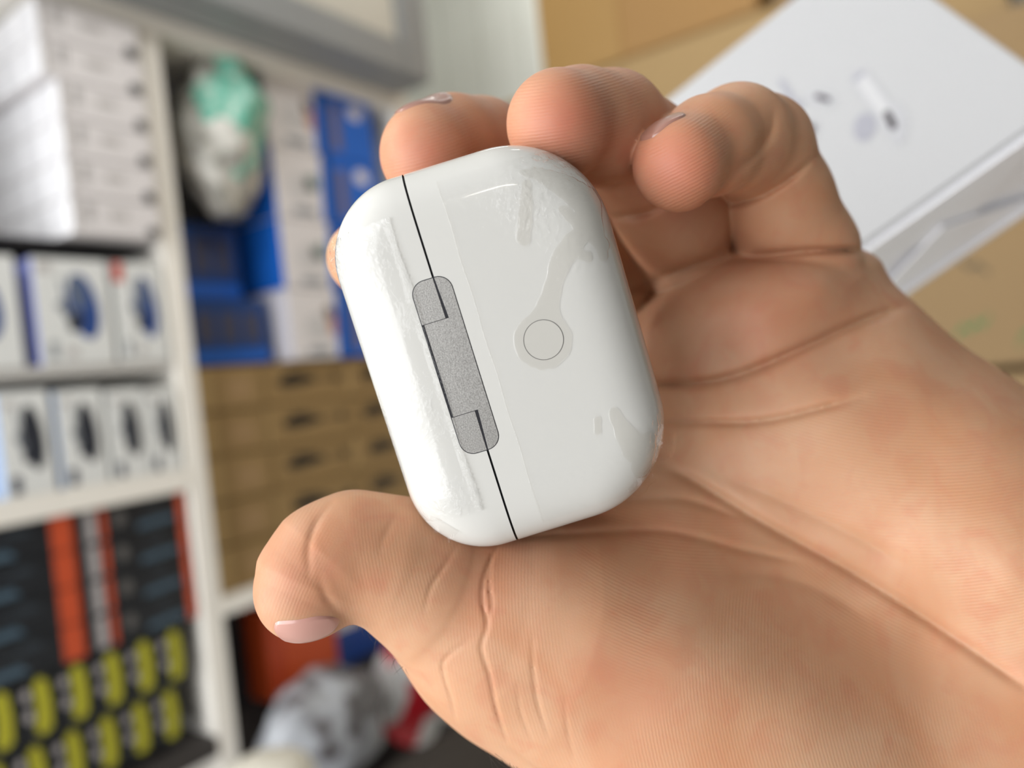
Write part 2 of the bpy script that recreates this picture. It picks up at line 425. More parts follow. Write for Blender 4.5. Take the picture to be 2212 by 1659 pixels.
best = Wt.argmax(1); srt = np.sort(Wt, 1); conf = np.clip((srt[:, -1]/(srt[:, -2]+1e-9)-1)*1.2, 0, 1)*np.clip(srt[:, -1]*2.5, 0, 1)
phase = np.zeros(len(HV))
for k, (c, r, d) in enumerate(regions):
    n = np.array([-d[1], d[0]])/np.hypot(*d); m_ = best == k
    q = (_px[m_]-c[0])*n[0]+(_py[m_]-c[1])*n[1]; tt = ((_px[m_]-c[0])*n[1]-(_py[m_]-c[1])*n[0])
    phase[m_] = (q+tt*tt*.0005)*2*np.pi/7.2; conf[m_] *= {0: 1.7, 1: 1.0, 3: .9, 4: .7, 5: .4, 6: .4, 7: .45, 11: 1.4}.get(k, 1.)
pink = np.clip(.85*bump2(1215,270,85)+.85*bump2(1455,365,75)+.75*bump2(925,340,70)+.25*bump2(640,1230,90)+.3*bump2(1650,680,110)+.25*bump2(1380,1480,90)+.25*bump2(1100,1210,90), 0, 1)
for nm, arr in (('phase', phase), ('ridge', conf), ('pink', pink)):
    at = me.attributes.new(nm, 'FLOAT', 'POINT'); at.data.foreach_set('value', arr.astype(np.float32))
hand = bpy.data.objects.new('hand', me); COL.objects.link(hand); hand.location = HBASE
tag(hand, 'left hand, palm up with curled fingers and outstretched thumb, gripping the white case', 'hand')

def nail(px, py, d, axis, nrm, Lm, Wm, col, nm, free=.0, st=2.5):
    c = U(px, py, d); a = np.array(axis, float); n = np.array(nrm, float); n /= np.linalg.norm(n)
    a = a-n*(a@n); a /= np.linalg.norm(a); b = np.cross(n, a)
    NS, NT = 22, 18; P = []
    for i in range(NS+1):
        s = -1+2*i/NS
        wd = (1-max(0, s)**4*.22-max(0, -s)**3*.5)
        ln = 1.0
        for j in range(NT+1):
            t = -1+2*j/NT
            P.append(c+a*(s*Lm/2*ln*(1-.18*t*t*(1 if s > 0 else .9)))+b*(t*Wm/2*wd)+n*st)
    P = np.array(P); tr = np.zeros(len(P))
    for _ in range(40):
        q = P-n*tr[:, None]; tr += np.clip(hand_sdf(q.T)-.3, -.5, 1.5)*.8
        tr = np.clip(tr, -9, 14)
    top = P-n*tr[:, None]
    # relax so that the plate is smooth and stiff
    T = top.reshape(NS+1, NT+1, 3)
    for _ in range(10):
        T[1:-1, 1:-1] = .5*T[1:-1, 1:-1]+.125*(T[:-2, 1:-1]+T[2:, 1:-1]+T[1:-1, :-2]+T[1:-1, 2:])
    edge = np.zeros((NS+1, NT+1))
    for i in range(NS+1):
        for j in range(NT+1): edge[i, j] = min(i, NS-i, j, NT-j)
    T = T-n*(np.where(edge == 0, .45, np.where(edge == 1, .03, 0))[..., None])
    if free: T[-3:] += n*free*.4
    Wd = (T.reshape(-1, 3)/1000)@MW.T+np.array([0, 0, CAMH])-HBASE
    f = []
    for i in range(NS):
        for j in range(NT):
            k = i*(NT+1)+j; f.append((k, k+1, k+NT+2, k+NT+1))
    o = link_mesh(nm, Wd, f, mat('nail_'+nm, col, .28, spec=.5, coat=.3), hand, True)
    return o
nail(664,1347,119,(-1,.14,-.05),(.03,.66,-.75),10.0,6.5,srgb(190,142,130),'thumb_nail')
nail(928,258,137,(-.86,.5,-.12),(-.42,-.80,-.42),11.,9.,srgb(150,106,92),'finger_nail')
nail(1436,282,124,(-.8,.6,-.1),(-.45,-.7,-.55),8.5,6.,srgb(178,134,122),'finger_nail',0.,1.)
# fine dark hairs at the wrist and on the thumb's edge
def hairs():
    V = []; Fc = []
    rng = random.Random(3)
    spots = [(1040+i*9+rng.uniform(-6, 6), 1612+i*5.4+rng.uniform(-3, 6)) for i in range(16)]+[(772+i*7+rng.uniform(-4, 4), 1345+i*7+rng.uniform(-3, 3)) for i in range(15)]
    for n, (x, y) in enumerate(spots):
        d = 126. if n < 16 else 127.
        p = U(x+10, y+8, d) if n < 16 else U(x+4, y+4, d)
        if n < 16: dr = np.array([rng.uniform(.1, .8), rng.uniform(.5, .9), rng.uniform(-.3, .3)])
        else: dr = np.array([rng.uniform(-.9, .6), rng.uniform(.5, .9), rng.uniform(-.2, .3)])
        dr /= np.linalg.norm(dr); cv = np.array([rng.uniform(-.1, .9), rng.uniform(-.5, .3), 0])*.16
        ln = rng.uniform(2.8, 6.0) if n < 16 else rng.uniform(1.6, 3.4)
        pts = []
        for k in range(9):
            t = k/8; pts.append(p+dr*ln*t+cv*ln*t*t*3)
        for k, q in enumerate(pts):
            r = .045*(1-k/9)
            for a in range(3):
                V.append(q+np.array([math.cos(a*2.094)*r, math.sin(a*2.094)*r, r*math.sin(a)]))
        b0 = len(V)-27
        for k in range(8):
            for a in range(3): Fc.append((b0+k*3+a, b0+k*3+(a+1) % 3, b0+k*3+3+(a+1) % 3, b0+k*3+3+a))
    V = (np.array(V)/1000)@MW.T+np.array([0, 0, CAMH])-HBASE
    o = link_mesh('hair', V, Fc, mat('hair', srgb(52, 40, 32), .5), hand, True); o['kind'] = 'stuff'
hairs()
# ------------------------------------------------------------------ the white charging case
tilt = math.radians(6)
_u = np.array([.295, .955, 0]); _u /= np.linalg.norm(_u); _v = np.array([_u[1], -_u[0], 0])
_u = _u*math.cos(tilt)+np.array([0, 0, 1])*math.sin(tilt); _nn = np.cross(_u, _v)
CC = U(1097, 747, 124.5)-.6*_v
case = empty('charging_case', W(CC/1000), 'glossy white earphone charging case with silver hinge, gripped in the hand', 'earphone case')
_Rw = MW@np.c_[_u, _v, _nn]
mm = Matrix.Identity(4)
for i in range(3):
    for j in range(3): mm[i][j] = _Rw[i, j]
    mm[i][3] = (MW@(CC/1000))[i]+(CAMH if i == 2 else 0)
case.matrix_world = mm; case.scale = (.001, .001, .001)
HU, HVv, HN, AI, PP = 30.2, 21.65, 10.7, 10.2, 2.8
def crn(v): return 15.5
def sdrr(u, v):
    r = 15.8 if v > 0 else 12.8
    qx = abs(u)-HU+r; qy = abs(v)-HVv+r
    return math.hypot(max(qx, 0), max(qy, 0))+min(max(qx, qy), 0)-r
def surf(u, v, off=0.):
    ins = -sdrr(u, v)
    if ins >= AI: n = HN
    else: n = HN*max(1e-6, 1-max(0, 1-max(ins, 0)/AI)**PP)**(1/PP)
    dome = .35*max(0, 1-(u/HU)**2)*max(0, 1-(v/HVv)**2)
    return n+dome*min(1, max(ins, 0)/AI)+off
def case_bm(shrink=0.):
    NA = 26
    ring = []
    for (sx, sy, a0) in ((1, 1, 0), (-1, 1, 90), (-1, -1, 180), (1, -1, 270)):
        for k in range(NA+1):
            a = math.radians(a0+90*k/NA); R = 15.8 if sy > 0 else 12.8; ring.append((sx*(HU-R), sy*(HVv-R), math.cos(a), math.sin(a), R))
    out = []; NR = len(ring)
    # insert extra points along straights
    full = []
    for i in range(NR):
        full.append(ring[i]); n = ring[(i+1) % NR]
        if (i+1) % (NA+1) == 0:
            for t in (.125, .25, .375, .5, .625, .75, .875):
                full.append(tuple(ring[i][k]*(1-t)+n[k]*t for k in range(5)))
    NR = len(full)
    bm = bmesh.new(); rings = []
    prof = []
    NPf = 26
    for k in range(NPf+1):
        ph = min(math.pi/2*k/NPf, 1.5707)
        prof.append((AI*(1-math.cos(ph)**(2/PP)), HN*math.sin(ph)**(2/PP)))
    seq = [(i, -z) for i, z in prof[::-1]][:-1]+prof
    def pt(f, ins, z):
        u = f[0]+f[2]*(f[4]-ins-shrink); v = f[1]+f[3]*(f[4]-ins-shrink)
        return u, v
    for ins, z in seq:
        row = []
        for f in full:
            u, v = pt(f, ins, z)
            dome = .35*max(0, 1-(u/HU)**2)*max(0, 1-(v/HVv)**2)*min(1, ins/AI)
            s = 1 if z >= 0 else -1
            zz = (abs(z)+dome-(shrink if abs(z) > HN*.5 else 0))*s
            row.append(bm.verts.new((u, v, zz)))
        rings.append(row)
    for a, b in zip(rings[:-1], rings[1:]):
        for i in range(NR): bm.faces.new((a[i], a[(i+1) % NR], b[(i+1) % NR], b[i]))
    for row, s in ((rings[-1], 1), (rings[0], -1)):
        last = row
        for sc in (.85, .7, .5, .3, .12):
            new = []
            for w in row:
                u, v = w.co.x*sc, w.co.y*sc
                dome = .35*max(0, 1-(u/HU)**2)*max(0, 1-(v/HVv)**2)
                new.append(bm.verts.new((u, v, s*(HN+dome-shrink))))
            for i in range(NR):
                q = (last[i], last[(i+1) % NR], new[(i+1) % NR], new[i]); bm.faces.new(q if s > 0 else q[::-1])
            last = new
        bm.faces.new(last if s > 0 else last[::-1])
    bmesh.ops.recalc_face_normals(bm, faces=bm.faces[:])
    return bm
SEAM = -7.0
WHITE = mat('glossy_white_plastic', srgb(198, 197, 192), .07, spec=.26)
DARK = mat('dark_seam', (.004, .004, .008), .6)
def cut(bm, v, keep_pos):
    g = bm.verts[:]+bm.edges[:]+bm.faces[:]
    r = bmesh.ops.bisect_plane(bm, geom=g, plane_co=(0, v, 0), plane_no=(0, 1, 0), clear_inner=keep_pos, clear_outer=not keep_pos)
    ed = [e for e in r['geom_cut'] if isinstance(e, bmesh.types.BMEdge)]
    return ed
for nm, v, kp in (('lid', SEAM-.16, False), ('body', SEAM+.16, True)):
    bm = case_bm(); ed = cut(bm, v, kp)
    o = from_bm(nm, bm, WHITE, case, True)
bm = case_bm(.35); cut(bm, SEAM-1.2, True); cut(bm, SEAM+1.2, False); from_bm('seam_core', bm, DARK, case, True)

def surf_poly(name, pts, off, th, m, parent=case, smooth=False):
    """thin plate following the back of the case, outline pts (u,v)"""
    bm = bmesh.new(); vs = [bm.verts.new((u, v, surf(u, v, off))) for u, v in pts]
    f = bm.faces.new(vs); f.normal_update()
    if f.normal.z < 0: f.normal_flip()
    if th:
        r = bmesh.ops.extrude_face_region(bm, geom=[f])
        for w in [g for g in r['geom'] if isinstance(g, bmesh.types.BMVert)]: w.co.z -= th
        bmesh.ops.recalc_face_normals(bm, faces=bm.faces[:])
    bmesh.ops.triangulate(bm, faces=[q for q in bm.faces if len(q.verts) > 4])
    vv = [p[1] for p in pts]
    for c in np.arange(min(vv)+.4, max(vv), .4):
        bmesh.ops.bisect_plane(bm, geom=bm.verts[:]+bm.edges[:]+bm.faces[:], plane_co=(0, c, 0), plane_no=(0, 1, 0))
    uu = [p[0] for p in pts]
    for c in np.arange(min(uu)+1., max(uu), 1.):
        bmesh.ops.bisect_plane(bm, geom=bm.verts[:]+bm.edges[:]+bm.faces[:], plane_co=(c, 0, 0), plane_no=(1, 0, 0))
    for w in bm.verts:
        zt = surf(w.co.x, w.co.y, off); low = th and w.co.z < zt-th*.6
        w.co.z = zt-(th if low else 0)
    return from_bm(name, bm, m, parent, smooth)
def metal():
    m = bpy.data.materials.new('brushed_silver'); m.use_nodes = True; nt = m.node_tree; b = nt.nodes['Principled BSDF']
    b.inputs['Base Color'].default_value = (*srgb(172, 170, 166), 1); b.inputs['Metallic'].default_value = .8; b.inputs['Roughness'].default_value = .45
    tc = nt.nodes.new('ShaderNodeTexCoord'); n = nt.nodes.new('ShaderNodeTexNoise'); n.inputs['Scale'].default_value = 5.; n.inputs['Detail'].default_value = 5
    nt.links.new(tc.outputs['Object'], n.inputs['Vector'])
    gr = nt.nodes.new('ShaderNodeMapRange'); gr.inputs[1].default_value = .3; gr.inputs[2].default_value = .7; nt.links.new(n.outputs['Fac'], gr.inputs[0])
    mx = nt.nodes.new('ShaderNodeMix'); mx.data_type = 'RGBA'; mx.inputs[6].default_value = (*srgb(150, 148, 144), 1); mx.inputs[7].default_value = (*srgb(190, 188, 184), 1)
    nt.links.new(gr.outputs[0], mx.inputs[0]); nt.links.new(mx.outputs[2], b.inputs['Base Color'])
    bp = nt.nodes.new('ShaderNodeBump'); bp.inputs['Strength'].default_value = .3; bp.inputs['Distance'].default_value = .00006
    nt.links.new(n.outputs['Fac'], bp.inputs['Height']); nt.links.new(bp.outputs['Normal'], b.inputs['Normal'])
    return m
METAL = metal()
h0, h1 = -13.3, 13.3; va, vb = SEAM-3.65, SEAM+1.95; rc = 2.05
def arc(cu, cv, r, a0, a1, n=8): return [(cu+r*math.cos(math.radians(a0+(a1-a0)*k/n)), cv+r*math.sin(math.radians(a0+(a1-a0)*k/n))) for k in range(n+1)]
def outline(e):
    return (arc(h1-rc, vb-rc+.3, rc+e, 90, 0)+arc(h1-rc, va+rc, rc+e, 0, -90)+arc(h0+rc, va+rc, rc+e, -90, -180)+arc(h0+rc, vb-rc+.3, rc+e, 180, 90))
surf_poly('hinge_recess', outline(.12), .012, 0, DARK)
k1 = 6.1
# knuckles of the lid, at both ends, and the long plate of the body with its two arms
surf_poly('hinge_knuckle', arc(h0+rc, va+rc, rc, -90, -180)+[(h0, SEAM-.1), (h0+k1, SEAM-.06), (h0+k1, va)], .05, .5, METAL)
surf_poly('hinge_knuckle', [(h1-k1, va), (h1-k1, SEAM-.06), (h1, SEAM-.1)]+arc(h1-rc, va+rc, rc, 0, -90), .05, .5, METAL)
surf_poly('hinge_plate', [(h0+k1+.09, va+.3), (h1-k1-.09, va+.3), (h1-k1-.09, SEAM+.45), (h1, SEAM+.14)]+arc(h1-rc, vb-rc+.3, rc, 0, 90)+arc(h0+rc, vb-rc+.3, rc, 90, 180)+[(h0, SEAM+.14), (h0+k1+.09, SEAM+.45)], .06, .5, METAL)
# setup button: a disc inside a hairline gap
BU, BV, BR = .1, 5.8, 2.95
V = []; Fc = []
for k in range(64):
    a = 2*math.pi*k/64
    for r in (BR-.05, BR+.05): V.append((BU+r*math.cos(a), BV+r*math.sin(a), surf(BU+r*math.cos(a), BV+r*math.sin(a), .03)))
for k in range(64): Fc.append((2*k, 2*k+1, (2*k+3) % 128, (2*k+2) % 128))
link_mesh('button_gap', V, Fc, mat('button_gap', srgb(120, 118, 116), .6), case)
V = [(BU, BV, surf(BU, BV, .035))]+[(BU+BR*.982*math.cos(2*math.pi*k/64), BV+BR*.982*math.sin(2*math.pi*k/64), surf(BU, BV, .03)) for k in range(64)]
link_mesh('setup_button', V, [(0, 1+k, 1+(k+1) % 64) for k in range(64)], WHITE, case, True)

# clear wrapping film
def film_material():
    m = bpy.data.materials.new('clear_film'); m.use_nodes = True; nt = m.node_tree; L = nt.links; N = nt.nodes.new
    nt.nodes.remove(nt.nodes['Principled BSDF']); out = nt.nodes['Material Output']
    tr = N('ShaderNodeBsdfTransparent'); gl = N('ShaderNodeBsdfGlossy'); gl.inputs['Roughness'].default_value = .06
    gl.inputs['Color'].default_value = (.95, .95, .95, 1)
    tc = N('ShaderNodeTexCoord')
    # air pockets: islands where the film does not touch
    mx = N('ShaderNodeMix'); mx.data_type = 'RGBA'; mx.inputs[6].default_value = (1, 1, 1, 1); mx.inputs[7].default_value = (.945, .938, .925, 1)
    wa = N('ShaderNodeAttribute'); wa.attribute_name = 'pocket'
    r2 = N('ShaderNodeMapRange'); r2.interpolation_type = 'SMOOTHSTEP'; r2.inputs[1].default_value = -.12; r2.inputs[2].default_value = .12; L.new(wa.outputs['Fac'], r2.inputs[0])
    L.new(r2.outputs[0], mx.inputs[0]); L.new(mx.outputs[2], tr.inputs['Color'])
    at = N('ShaderNodeAttribute'); at.attribute_name = 'crumple'
    n2 = N('ShaderNodeTexNoise'); n2.inputs['Scale'].default_value = 1.0; n2.inputs['Detail'].default_value = 3; n2.inputs['Distortion'].default_value = .8
    L.new(tc.outputs['Object'], n2.inputs['Vector'])
    mu = N('ShaderNodeMath'); mu.operation = 'MULTIPLY'; L.new(n2.outputs['Fac'], mu.inputs[0]); L.new(at.outputs['Fac'], mu.inputs[1])
    ma = N('ShaderNodeMath'); ma.operation = 'MULTIPLY_ADD'; ma.inputs[1].default_value = .22; L.new(r2.outputs[0], ma.inputs[0]); L.new(mu.outputs[0], ma.inputs[2])
    bp = N('ShaderNodeBump'); bp.inputs['Strength'].default_value = 1.; bp.inputs['Distance'].default_value = .0005
    L.new(ma.outputs[0], bp.inputs['Height']); L.new(bp.outputs['Normal'], gl.inputs['Normal'])
    lw = N('ShaderNodeLayerWeight'); L.new(bp.outputs['Normal'], lw.inputs['Normal'])
    pw = N('ShaderNodeMath'); pw.operation = 'POWER'; pw.inputs[1].default_value = 5; L.new(lw.outputs['Facing'], pw.inputs[0])
    fr = N('ShaderNodeMath'); fr.operation = 'MULTIPLY_ADD'; fr.inputs[1].default_value = .9; fr.inputs[2].default_value = .02; L.new(pw.outputs[0], fr.inputs[0])
    ms = N('ShaderNodeMixShader'); L.new(fr.outputs[0], ms.inputs[0]); L.new(tr.outputs[0], ms.inputs[1]); L.new(gl.outputs[0], ms.inputs[2])
    L.new(ms.outputs[0], out.inputs['Surface'])
    return m
FILM = film_material()
def uvp(px, py):                             # photo point on the back of the case -> case coordinates
    dx, dy = px-1097, py-747
    return (.295*dx+.955*dy)*.0687, (.955*dx-.295*dy)*.0687+.6
POCK = []
for ch_ in ([(1258,492,16),(1232,520,24),(1205,560,24),(1190,605,18),(1178,655,24),(1168,728,62),(1163,778,14)],
            [(1132,400,11),(1130,455,14),(1126,512,15)], [(1150,372,12),(1210,398,26),(1262,430,36),(1285,500,18),(1300,545,12)], [(1210,450,10),(1255,492,16),(1300,520,16)],
            [(1325,885,12),(1345,925,20),(1375,965,32),(1405,950,20),(1395,1010,28)], [(1288,902,8),(1290,925,8)], [(1240,540,10),(1262,548,12)], [(1180,380,14),(1125,372,8)]):
    q = [(*uvp(x, y), r*.0687) for x, y, r in ch_]
    POCK += list(zip(q[:-1], q[1:]))
def pocket(u, v):
    d = -9.
    for a, b in POCK:
        bx, by = b[0]-a[0], b[1]-a[1]; t = max(0, min(1, ((u-a[0])*bx+(v-a[1])*by)/(bx*bx+by*by+1e-9)))
        d = max(d, a[2]+(b[2]-a[2])*t-math.hypot(u-a[0]-bx*t, v-a[1]-by*t))
    return d+.12*math.sin(u*1.9+v)*math.sin(v*2.3)
def film(name, u0, u1, v0, v1, nu, nv, crumple, mask=None, jag=None, off=.1):
    V = []; A = []; B = []; idx = {}
    for i in range(nu+1):
        for j in range(nv+1):
            u = u0+(u1-u0)*i/nu; v = v0+(v1-v0)*j/nv
            if jag: u, v = jag(u, v, i, j, nu, nv)
            ins = -sdrr(u, v)
            if ins < .25 or (mask and not mask(u, v)): continue
            c, lift = crumple(u, v)
            idx[i, j] = len(V); V.append((u, v, surf(u, v, off+lift))); A.append(c); B.append(pocket(u, v) if name == 'body_film' else -1.)
    Fc = [(idx[i, j], idx[i+1, j], idx[i+1, j+1], idx[i, j+1]) for i in range(nu) for j in range(nv) if all(k in idx for k in ((i, j), (i+1, j), (i+1, j+1), (i, j+1)))]
    o = link_mesh(name, V, Fc, FILM, case, True)
    at = o.data.attributes.new('crumple', 'FLOAT', 'POINT'); at.data.foreach_set('value', A)
    at = o.data.attributes.new('pocket', 'FLOAT', 'POINT'); at.data.foreach_set('value', B)
    return o
def g2(u, v, a, b, s, t): return math.exp(-((u-a)/s)**2-((v-b)/t)**2)
def wob(u, v, f=2.2, s=0): return math.sin(u*f+3*math.sin(v*.9+s))*math.sin(v*f*.8+2*math.sin(u*.7+s))
def cr_body(u, v):
    c = .10+1.1*g2(u, v, -22, 12, 6, 7)+1.0*g2(u, v, 20, 18.5, 5, 3)+.7*g2(u, v, -19, 9, 4, 3)+.5*g2(u, v, -10, 14, 5, 4)
    return c, .12*max(0, wob(u, v))*min(1, c)
def cr_lid(u, v):
    c = .06+1.0*g2(u, v, -20, -16, 5, 4)+.9*g2(u, v, 6, -15, 4, 4)+1.0*g2(u, v, 20, -15, 3.4, 4)+.8*g2(u, v, -9, -11.5, 2, 2)+1.3*math.exp(-((v+10.8)/.45)**2)
    return c, .10*max(0, wob(u, v, 2.6, 1))*min(1, c)
def jag_body(u, v, i, j, nu, nv):
    if j == 0: v += .07*math.sin(u*.55)+.03*math.sin(u*5.)
    return u, v
def jag_lid(u, v, i, j, nu, nv):
    if j == nv: v += .32*(1 if i % 2 else -.2)+.15*math.sin(u*.4)
    return u, v
film('body_film', -26.5, 27., SEAM+4.7, 21.3, 260, 110, cr_body, None, jag_body)
film('lid_film', -23.5, 22., -21.2, -10.4, 150, 60, cr_lid, None, jag_lid)
# raised film edges
def edge_strip(name, pts, w=.14, h=.10):
    V = []; Fc = []
    for k, (u, v) in enumerate(pts):
        ww = w*(.6+.6*abs(math.sin(k*1.7)))
        for dv, dz in ((-ww, .02), (0, h), (ww, .03)): V.append((u, v+dv, surf(u, v+dv, .1+dz)))
    n = len(pts)
    for k in range(n-1):
        for j in range(2): Fc.append((3*k+j, 3*k+3+j, 3*k+4+j, 3*k+1+j))
    o = link_mesh(name, V, Fc, FILM, case, True)
    at = o.data.attributes.new('crumple', 'FLOAT', 'POINT'); at.data.foreach_set('value', [.25]*len(V))
    return o
edge_strip('film_edge', [(u, SEAM+4.7+.07*math.sin(u*.55)+.03*math.sin(u*5.)) for u in np.linspace(-26.5, 27, 200)])
edge_strip('film_edge', [(u, -10.4+.15*math.sin(u*.4)+.12*(1 if k % 2 else -1)) for k, u in enumerate(np.linspace(-23.5, 22, 110))], .2, .2)
# loose curled film ends at the corners of the lid and of the body
def flap(name, u, v, du, dv, Lm, Wm, curl, tw=0.):
    d = np.array([du, dv]); d = d/np.linalg.norm(d); t = np.array([-d[1], d[0]])
    V = []; Fc = []; n, m_ = 14, 8
    base = surf(u, v, .1)
    for i in range(n+1):
        s = i/n
        for j in range(m_+1):
            q = -1+2*j/m_
            p = np.array([u, v])+d*Lm*s+t*Wm/2*q*(1-.25*s)
            z = base-Lm*s*.55+curl*math.sin(s*2.6)+.5*math.sin(q*5+s*3)*s+tw*q*s
            V.append((p[0], p[1], z))
    for i in range(n):
        for j in range(m_): k = i*(m_+1)+j; Fc.append((k, k+1, k+m_+2, k+m_+1))
    o = link_mesh(name, V, Fc, FILM, case, True)
    at = o.data.attributes.new('crumple', 'FLOAT', 'POINT'); at.data.foreach_set('value', [.5]*len(V))
flap('film_flap', -21.0, -17.2, -.35, -1, 3.6, 5.2, 1.6)
flap('film_flap', -18.5, -19.0, -.5, -1, 2.6, 3.2, .8, .6)
flap('film_flap', 22.5, -16.6, .7, -.75, 3.0, 5.0, 1.2)
flap('film_flap', 20.5, 18.0, .4, 1, 3.4, 6.0, 1.2, .5)
flap('film_flap', 25.0, 13.5, .9, .5, 2.6, 5.0, .9)
flap('film_flap', -24.5, 14.0, -.8, .5, 2.2, 5.0, .8)
# ------------------------------------------------------------------ shelf unit along the left wall
FY = 1.15                                   # front plane of the shelf
SHELF = mat('shelf_white', srgb(244, 240, 231), .45, noise=.03, nscale=8)
SHELFW = mat('shelf_side_white', srgb(232, 231, 229), .45)
sh = empty('shelf_unit', (0.7, FY+.17, 0), 'tall white wooden shelving unit packed with boxes along the left', 'shelving')
sx, sy = .7, FY+.17
def spart(nm, x0, x1, y0, y1, z0, z1, m=SHELF): return ibox(nm, x0-sx, x1-sx, y0-sy, y1-sy, z0, z1, m, sh, .0012)
spart('upright', .697, .731, FY, FY+.36, .0, Z0+.625)
spart('upright', 1.292, 1.326, FY, FY+.36, .0, Z0+.66)
spart('upright', -.30, -.266, FY, FY+.36, .0, Z0+.625)
spart('top_board', -.30, 1.326, FY-.003, FY+.36, Z0+.615, Z0+.645)
spart('shelf_board', -.266, .697, FY, FY+.36, Z0-.128, Z0-.094)
spart('shelf_board', -.266, .697, FY+.03, FY+.36, Z0+.262, Z0+.270, mat('dark_tray', srgb(52, 50, 54), .5))
spart('shelf_board', -.266, .697, FY+.004, FY+.36, Z0+.066, Z0+.082, mat('grey_shelf', srgb(196, 194, 190), .4))
spart('shelf_board', -.266, .697, FY, FY+.36, Z0-.56, Z0-.53, mat('dark_board', srgb(60, 56, 54), .6))
spart('shelf_board', .731, 1.292, FY, FY+.36, Z0-.345, Z0-.318)
spart('shelf_board', .731, 1.292, FY, FY+.36, Z0-.80, Z0-.77, mat('dark_board', srgb(60, 56, 54), .6))
spart('back_panel', -.30, 1.326, FY+.355, FY+.37, .0, Z0+.64, mat('shelf_back', srgb(188, 186, 184), .6))

def carton(nm, x0, x1, z0, z1, y0, dep, front, label, cat, group=None, side=None):
    """box standing in the shelf: Empty at its base, body and coloured side as parts"""
    e = empty(nm, ((x0+x1)/2, y0+dep/2, Z0+z0), label, cat, group)
    hw, hd, h = (x1-x0)/2, dep/2, z1-z0
    ibox('body', -hw, hw, -hd, hd, 0, h, front, e, .0015)
    if side is not None: ibox('side_panel', -hw-.0006, -hw+.0004, -hd+.001, hd-.001, .001, h-.001, side, e, 0)
    e['hw'] = hw; e['hd'] = hd; e['h'] = h
    return e
def prt(nm, e, pts, m, lift=.0004):        # print on the front, pts in 0..1 of the front face
    hw, hd, h = e['hw'], e['hd'], e['h']
    return plate(nm, [(-hw+2*hw*a, h*b) for a, b in pts], -hd+.0003, .0003+lift, m, e)
def done(*es):
    for e in es:
        for k in ('hw', 'hd', 'h'): del e[k]
WB = mat('white_card', srgb(226, 222, 222), .4); WB2 = mat('white_card_cool', srgb(226, 228, 226), .35)
GREYP = mat('grey_print', srgb(188, 184, 182), .5); GREYD = mat('dark_grey_print', srgb(92, 90, 92), .5); CAPP = mat('barcode_grey', srgb(160, 157, 156), .5)
ORD6 = ['topmost', 'second', 'third', 'fourth', 'fifth', 'lowest']
# six flat white boxes in the upper left
for r in range(6):
    z0 = .272+(5-r)*.0565; x0 = .556 if r > 1 else .538
    e = carton('flat_box', x0, .690 if r else .688, z0, z0+.0545, FY-.012, .27, WB, f'flat white accessory box with dark round mark, {ORD6[r]} in the white stack beside the upright', 'box', 'flat white boxes on the upper shelf', mat('lit_white_card', srgb(246, 246, 248), .35))  # left side in a whiter card: the light on it is painted in
    prt('round_mark', e, ell(.9, .17, .075, .17), mat('mark_dark', srgb(58, 58, 60), .5)); prt('barcode', e, rect(.15, .19, .35, .85), CAPP); prt('barcode', e, rect(.21, .235, .35, .85), CAPP); prt('text_block', e, rect(.40, .62, .45, .68), GREYP)
    prt('end_stripe', e, rect(.015, .08, .12, .95), GREYP)
    hw, hd, h = e['hw'], e['hd'], e['h']
    for q in range(4):
        a0 = -hd+.02+q*.06
        plate('side_print', [(a0, h*.12), (a0+.035, h*.12), (a0+.035, h*.9), (a0, h*.9)], -hw-.0004, .0006, mat('side_print_grey', srgb(228, 228, 231), .4), e, 'x')
    done(e)
# headset boxes, blue print
BLUE = mat('headset_blue', srgb(40, 74, 140), .4); BLUEG = mat('headset_grey_blue', srgb(96, 108, 130), .4); BLK = mat('headset_black', srgb(40, 44, 54), .45); LAV = mat('lavender_side', srgb(150, 160, 226), .4); SKY = mat('light_blue_side', srgb(172, 196, 232), .4); RED = mat('red_tag', srgb(206, 84, 68), .5)
GREYX = mat('mid_grey_print', srgb(140, 146, 152), .5)
def headset(e, main, hi, dx=0.):
    prt('headset_print', e, ell(.60+dx, .55, .20, .32, 22, .25), main); prt('headset_print', e, ell(.53+dx, .68, .11, .18, 18, .2), hi, .0006)
    prt('headset_print', e, ell(.48+dx, .40, .12, .08, 14, .6), BLK, .0006); prt('microphone_print', e, [(.22+dx, .56), (.34+dx, .62), (.46+dx, .45), (.40+dx, .42)], GREYX, .0005)
    prt('microphone_print', e, [(.30+dx, .82), (.34+dx, .82), (.40+dx, .40), (.36+dx, .40)], GREYX, .0005)
for i, (x0, x1, lb, sd) in enumerate([(.355, .478, 'white headset box with blue print, leftmost at the picture edge', None), (.499, .604, 'white headset box with blue print and lavender side, in the middle of the upper row', LAV), (.613, .690, 'white headset box with blue print and red tag, beside the shelf upright', None)]):
    e = carton('headset_box', x0, x1, .082, .236, FY+.002, .22, WB2, lb, 'box', 'headset boxes with blue print', sd)
    headset(e, BLUE, BLUEG, .02); prt('text_block', e, rect(.12, .22, .06, .22), GREYX); prt('text_block', e, rect(.34, .48, .07, .16), GREYP); prt('logo', e, rect(.06, .24, .86, .96), GREYP)
    if i == 2: prt('red_tag', e, rect(.0, .18, .80, .99), RED, .0008)
    done(e)
names4 = ['leftmost', 'second from left', 'third from left', 'rightmost']
